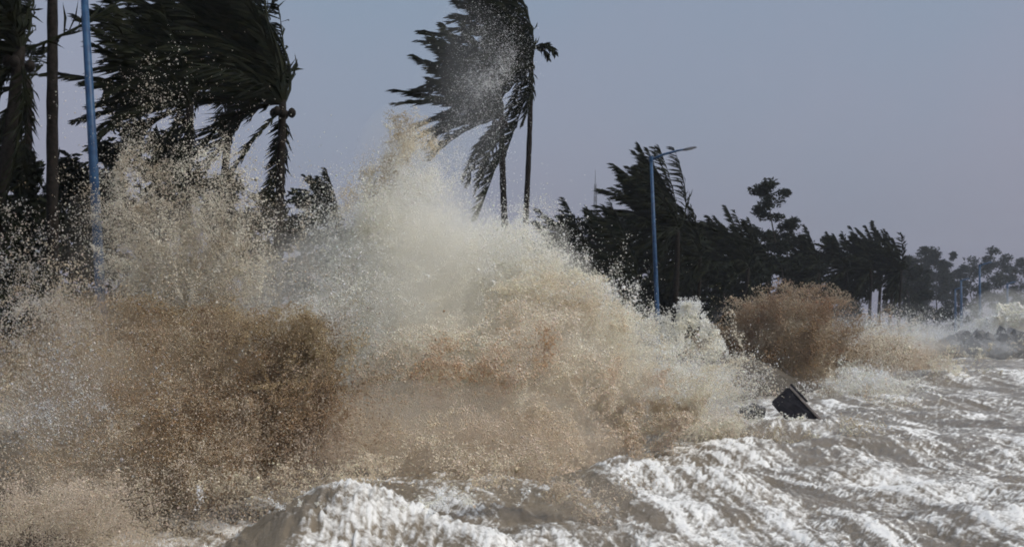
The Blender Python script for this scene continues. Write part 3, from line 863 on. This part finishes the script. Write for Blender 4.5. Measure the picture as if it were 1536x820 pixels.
# 1 the brown burst in front of the first lamp post
D1 = 27.0
FN = (.22, .47)
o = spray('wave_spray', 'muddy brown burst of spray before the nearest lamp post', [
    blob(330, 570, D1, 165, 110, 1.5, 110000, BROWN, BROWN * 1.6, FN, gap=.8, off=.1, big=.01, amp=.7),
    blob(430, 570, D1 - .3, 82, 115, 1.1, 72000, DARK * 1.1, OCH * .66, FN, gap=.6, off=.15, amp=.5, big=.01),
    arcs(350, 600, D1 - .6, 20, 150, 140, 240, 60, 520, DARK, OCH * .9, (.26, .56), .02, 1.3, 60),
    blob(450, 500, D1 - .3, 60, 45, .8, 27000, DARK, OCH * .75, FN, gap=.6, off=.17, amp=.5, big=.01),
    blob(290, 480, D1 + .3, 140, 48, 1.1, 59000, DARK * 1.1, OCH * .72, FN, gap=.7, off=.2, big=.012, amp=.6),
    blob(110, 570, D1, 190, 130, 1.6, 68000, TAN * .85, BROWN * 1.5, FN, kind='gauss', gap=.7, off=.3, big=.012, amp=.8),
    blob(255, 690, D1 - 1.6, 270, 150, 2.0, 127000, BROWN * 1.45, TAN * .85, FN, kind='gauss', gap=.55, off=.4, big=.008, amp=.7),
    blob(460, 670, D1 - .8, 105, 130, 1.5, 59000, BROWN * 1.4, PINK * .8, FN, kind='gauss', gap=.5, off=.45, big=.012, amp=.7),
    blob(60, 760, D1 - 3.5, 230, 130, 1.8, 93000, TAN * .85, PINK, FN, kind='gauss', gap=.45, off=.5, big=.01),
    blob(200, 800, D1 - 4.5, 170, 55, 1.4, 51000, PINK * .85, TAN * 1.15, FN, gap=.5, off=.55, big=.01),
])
MBR, MTA, MCR, MGR = (.74, .60, .43), (.88, .80, .68), (.97, .945, .87), (.95, .95, .94)
mist(o, 290, 620, D1, 190, 120, 1.5, MBR, .30, off=.1)
mist(o, 80, 710, D1 - 1, 170, 120, 1.5, MTA, .30, off=.2)
o = spray('wave_spray', 'loose speckled spray flying over the nearest lamp post and palms', [
    blob(262, 315, D1 + 3, 95, 135, 1.5, 40000, TAN * .7, CREAM * .9, kind='gauss', gap=.8, off=.6, rpx=(.22, .5), big=.015),
    blob(255, 390, D1 + 3.2, 120, 78, 1.5, 56000, TAN * .7, CREAM * .9, kind='ball', gap=.6, off=.65, rpx=(.22, .52), big=.012, amp=.7),
    blob(120, 430, D1 + 1, 170, 95, 1.6, 20000, GREY * .55, TAN * .9, kind='gauss', gap=1.1, off=.7, rpx=(.25, .55), big=.02),
    blob(420, 400, D1 + 4, 110, 75, 1.6, 17000, TAN * .7, GREY, kind='gauss', gap=.7, off=.75, rpx=(.2, .45), big=.01),
    arcs(290, 520, D1 + 2, 72, 112, 240, 440, 40, 420, TAN * .8, CREAM * .9, (.24, .54), .03, 1.6, 45),
    blob(20, 540, D1 - 2, 120, 80, 1.2, 17000, GREY * .6, TAN * .9, kind='gauss', gap=.8, off=.8, rpx=(.26, .55), big=.025),
    blob(20, 640, D1 - 3, 120, 80, 1.2, 25000, GREY * .8, TAN, kind='gauss', gap=.7, off=.83, rpx=(.26, .55), big=.025),
])
mist(o, 265, 410, D1 + 3, 130, 100, 1.4, MTA, .05, off=.3)
# 2 the tall pale burst
D2 = 38.0
FM = (.20, .42)
o = spray('wave_spray', 'tall pale burst of spray exploding below the two lone palms', [
    blob(640, 455, D2 + 2, 160, 125, 2.0, 244000, CREAM, WHITE, FM, gap=.4, off=.11, big=.002, amp=.55),
    blob(580, 355, D2 + 2, 95, 66, 1.4, 66000, CREAM, WHITE, FM, kind='gauss', gap=.5, off=.12, big=.004, amp=.5),
    blob(690, 390, D2 + 2.5, 130, 66, 1.5, 81000, WHITE, CREAM, FM, kind='gauss', gap=.4, off=.13, big=.003, amp=.5),
    blob(515, 490, D2 + 1, 68, 90, 1.5, 58000, CREAM, GREY * 1.1, FM, kind='gauss', gap=.4, off=.145, big=.002, amp=.6),
    blob(560, 570, D2, 120, 140, 1.6, 126000, WHITE, CREAM, FM, gap=.35, off=.14, big=.002, amp=.6),
    blob(820, 500, D2 + 1, 130, 85, 1.6, 111000, CREAM, TAN * 1.1, FM, gap=.5, off=.15, big=.005, amp=.6),
    blob(760, 600, D2 - 1, 200, 105, 1.8, 170000, PINK * 1.08, CREAM, (.24, .5), gap=.5, off=.16, big=.006, amp=.6),
    blob(720, 555, D2 - 2.2, 95, 60, .8, 11000, BROWN * 1.9, PINK, (.28, .6), gap=1.0, off=.17, big=.015, amp=.7),
    blob(920, 590, D2, 115, 75, 1.5, 81000, CREAM, PINK, (.24, .5), gap=.55, off=.18, big=.006, amp=.7),
    blob(660, 690, D2 - 4, 220, 65, 1.5, 126000, PINK, TAN * 1.05, (.24, .5), gap=.5, off=.19, big=.006, amp=.7),
    blob(930, 650, D2 - 1, 120, 50, 1.4, 58000, PINK, TAN * .9, (.26, .55), gap=.7, off=.21, big=.01, amp=.7),
    arcs(690, 600, D2 + 1, 48, 118, 300, 440, 60, 520, CREAM, WHITE, (.2, .44), .02, 1.3, 70),
    arcs(860, 620, D2, 25, 110, 150, 270, 60, 420, CREAM, TAN * 1.1, (.22, .48), .03, 1.2, 70),
    blob(1030, 610, D2 + 1, 62, 50, 1.2, 37000, CREAM, TAN, FM, kind='gauss', gap=.6, off=.22, big=.006),
    blob(860, 530, D2 + 1, 160, 110, 1.6, 14000, CREAM, WHITE, (.26, .52), kind='rays', gap=.6, off=.23, big=.03, amp=.6),
    blob(1000, 540, D2 + 3, 75, 50, 1.2, 13000, CREAM, WHITE, (.25, .52), kind='gauss', gap=.9, off=.24, big=.02),
])
mist(o, 630, 490, D2 + 1, 160, 150, 2.0, MCR, .38, off=.4)
mist(o, 600, 370, D2 + 2, 90, 62, 1.3, MCR, .30, off=.45)
mist(o, 715, 415, D2 + 3, 85, 58, 1.3, MGR, .26, off=.5)
mist(o, 810, 575, D2 + 0, 150, 85, 1.7, MCR, .30, off=.55)
mist(o, 640, 670, D2 - 3, 210, 70, 1.5, MTA, .30, off=.6)
mist(o, 970, 600, D2 + 2, 95, 50, 1.4, MGR, .18, off=.62)
o = spray('wave_spray', 'ochre column of clotted spray shooting up beside the lone palms', [
    jet([(520, 330), (555, 285), (590, 240), (640, 195)], D2 + 3, 16, 12000, OCH, CREAM, (.22, .5), 130, .02),
    jet([(560, 330), (600, 280), (640, 240)], D2 + 3, 22, 10000, CREAM, WHITE, (.2, .42), 90, .01),
    jet([(575, 300), (585, 260), (598, 215), (608, 190)], D2 + 3, 10, 2600, OCH * .7, TAN * .8, (.26, .55), 50, .06),
    blob(610, 285, D2 + 3, 55, 40, .9, 14000, CREAM, WHITE, (.18, .36), kind='gauss', gap=.7, gl=.8, off=.34, big=.003, amp=.6),
])
mist(o, 600, 260, D2 + 3, 50, 75, .9, MCR, .12, (1.15, .9, .7, .5), off=.65)
o = spray('wave_spray', 'thin veil of spray blown across the crowns of the lone palms', [
    blob(725, 110, D2 + 6, 42, 80, 1.2, 14000, GREY * .8, WHITE, (.13, .26), kind='gauss', gap=.5, off=.35, big=.0, amp=.6),
    blob(680, 235, D2 + 6, 60, 50, 1.2, 10000, GREY * .8, WHITE, (.13, .26), kind='gauss', gap=.5, off=.36, big=.0, amp=.6),
])
mist(o, 705, 150, D2 + 6, 60, 110, 1.2, MGR, .022, (1.15, .9, .7, .5), off=.7)
o = spray('wave_spray', 'ragged pale crest of flung drops below the second lamp post', [
    jet([(1020, 560), (1030, 520), (1022, 480), (1035, 470), (1055, 495), (1075, 525), (1085, 560), (1078, 580)], D2 + 8, 7, 17000, CREAM, WHITE, (.26, .55), 90, .05),
    jet([(900, 465), (930, 478), (960, 490), (985, 485), (1005, 500), (1020, 540)], D2 + 8, 14, 10000, CREAM, GREY, (.25, .52), 90, .04),
    jet([(840, 440), (880, 465), (915, 490), (930, 520)], D2 + 8, 14, 9000, CREAM, GREY, (.25, .52), 70, .04),
    blob(1050, 590, D2 + 7, 60, 45, 1.0, 36000, CREAM, GREY, FM, kind='gauss', gap=.6, gl=.8, off=.45, big=.006, amp=.7),
])
# 3 the round brown burst
D3 = 80.0
o = spray('wave_spray', 'round brown bristling burst of spray behind the tilted block', [
    arcs(1200, 585, D3, 10, 165, 115, 215, 130, 420, BROWN * 1.1, TAN, (.22, .46), .02, .8, 22, .30),
    blob(1195, 585, D3, 132, 145, 3.0, 110000, BROWN * 1.1, TAN, (.24, .5), kind='rays', gap=.4, off=.51, big=.012),
    blob(1188, 515, D3, 100, 82, 2.6, 75000, np.array([.30, .175, .095]), TAN * .7, (.24, .5), gap=.6, off=.525, big=.012, amp=.5),
    blob(1165, 530, D3 - .8, 74, 52, 2.0, 50000, DARK, BROWN * 1.3, (.26, .52), gap=.7, off=.52, big=.012, amp=.8),
    blob(1275, 555, D3, 80, 34, 2.2, 22000, TAN, CREAM * .85, (.26, .52), gap=.6, off=.53, big=.01),
    blob(1300, 545, D3 + 5, 60, 40, 2.0, 18000, PINK, CREAM, (.2, .42), kind='gauss', gap=.5, off=.54, big=.005),
])
mist(o, 1186, 532, D3, 76, 60, 2.5, MBR, .075, off=.72)
mist(o, 1260, 553, D3 + 3, 75, 34, 2.4, MTA, .07, off=.74)
o = spray('wave_spray', 'tan swirl of spray low down beside the round brown burst', [
    blob(1345, 540, 100, 55, 24, 2.6, 26000, TAN, BROWN * 1.5, (.22, .46), kind='gauss', gap=.5, off=.56, big=.01),
    blob(1390, 555, 98, 45, 16, 2.4, 15000, TAN, PINK, (.22, .46), kind='gauss', gap=.5, off=.57, big=.01),
])
mist(o, 1355, 540, 101, 75, 30, 3.0, MTA, .09, off=.76)
o = spray('wave_spray', 'pale drifting mist at the feet of the four bare palms', [
    blob(1335, 515, 118, 65, 25, 3.5, 22000, WHITE, CREAM, (.16, .32), kind='gauss', gap=.4, off=.61, big=.0),
    blob(1440, 514, 150, 90, 18, 4.5, 18000, WHITE, GREY, (.16, .32), kind='gauss', gap=.4, off=.62, big=.0),
])
mist(o, 1345, 512, 119, 105, 26, 5.0, MGR, .030, off=.78)
mist(o, 1450, 514, 152, 110, 18, 5.0, MGR, .022, off=.8)
mist(o, 1230, 490, 98, 150, 26, 4.0, MGR, .012, off=.82)
spray('wave_spray', 'brown splash breaking over the far rocks', [
    arcs(1450, 556, 138, 30, 150, 25, 50, 18, 200, TAN * .8, CREAM, (.2, .4), .02, .5, 40),
    blob(1470, 556, 138, 80, 8, 2.5, 6000, TAN * .8, CREAM, (.2, .4), kind='gauss', gap=.8, off=.66, big=.01),
])
spray('wave_spray', 'white splash thrown up at the foot of the tilted block', [
    arcs(1195, 650, 45.6, 20, 160, 16, 34, 14, 200, CREAM, WHITE, (.2, .42), .03, .5, 28),
    blob(1190, 648, 45.4, 60, 7, .5, 5000, CREAM, WHITE, (.2, .42), kind='gauss', gap=.8, gl=.5, off=.67, big=.02),
])
o = spray('wave_spray', 'cream breaker rearing up at the frame edge beyond the rocks', [
    blob(1512, 482, 170, 36, 26, 3.0, 30000, CREAM, WHITE, (.24, .5), gap=.5, off=.63, big=.015, amp=.7),
    blob(1470, 498, 172, 50, 12, 3.0, 16000, CREAM, WHITE, (.22, .44), kind='gauss', gap=.5, off=.64, big=.005),
])
mist(o, 1510, 485, 171, 45, 30, 4.0, MCR, .06, off=.84)
mist(o, 1480, 524, 139, 85, 20, 3.5, MGR, .03, off=.88)
# 4 low splashes over the rollers
spray('wave_spray', 'low tan splash running along the rollers round the tilted block', [
    blob(1190, 668, 43, 90, 9, 1.0, 20000, OCH * .8, CREAM, (.24, .5), kind='gauss', gap=.9, gl=.7, off=.71, big=.08),
    blob(1070, 645, 44, 62, 20, 1.2, 20000, PINK, CREAM, (.24, .5), kind='gauss', gap=.8, gl=.7, off=.72, big=.04),
    blob(1330, 640, 58, 130, 16, 2.0, 23000, TAN, CREAM, (.24, .5), kind='gauss', gap=.9, gl=1.0, off=.73, big=.05),
    blob(1310, 600, 66, 80, 18, 2.0, 20000, WHITE, CREAM, (.2, .42), kind='gauss', gap=.6, gl=1.0, off=.74, big=.02),
    blob(1460, 590, 84, 110, 14, 2.5, 15000, TAN, CREAM, (.2, .42), kind='gauss', gap=.9, gl=1.2, off=.75, big=.04),
])
spray('wave_spray', 'tan droplets whipped off the nearest white roller in the foreground', [
    blob(170, 800, 21.5, 200, 75, 1.2, 60000, TAN * .8, PINK * .95, FN, kind='gauss', gap=.5, off=.85, big=.008, amp=.6),
    arcs(470, 772, 20.8, 25, 150, 20, 60, 18, 220, CREAM, WHITE, (.24, .5), .03, .6, 75),
    arcs(650, 765, 20.6, 25, 150, 20, 50, 14, 220, CREAM, WHITE, (.24, .5), .03, .6, 60),
    blob(560, 722, 21.5, 170, 16, .7, 14000, TAN * .85, TAN * 1.2, (.26, .56), kind='gauss', gap=.8, gl=.7, off=.81, big=.06),
    blob(820, 722, 26, 120, 14, .8, 11000, PINK, TAN, (.26, .56), kind='gauss', gap=.8, gl=.7, off=.82, big=.06),
])
print('drops', TOTAL[0])

# ------------------------------------------------------------------ haze
def haze():
    m = bpy.data.materials.new('haze_air'); m.use_nodes = True
    n, l = m.node_tree.nodes, m.node_tree.links
    n.clear()
    v = n.new('ShaderNodeVolumePrincipled')
    v.inputs['Color'].default_value = (0.86, 0.90, 0.97, 1); v.inputs['Density'].default_value = 0.00028
    v.inputs['Anisotropy'].default_value = 0.1
    o = n.new('ShaderNodeOutputMaterial'); l.new(v.outputs[0], o.inputs['Volume'])
    b = MB(); b.box((150, 580, 33), (3000, 1320, 74)); 
    h = b.build('haze', m); tag(h, 'thin blue grey storm haze over sea and shore', 'haze', kind='stuff')
haze()
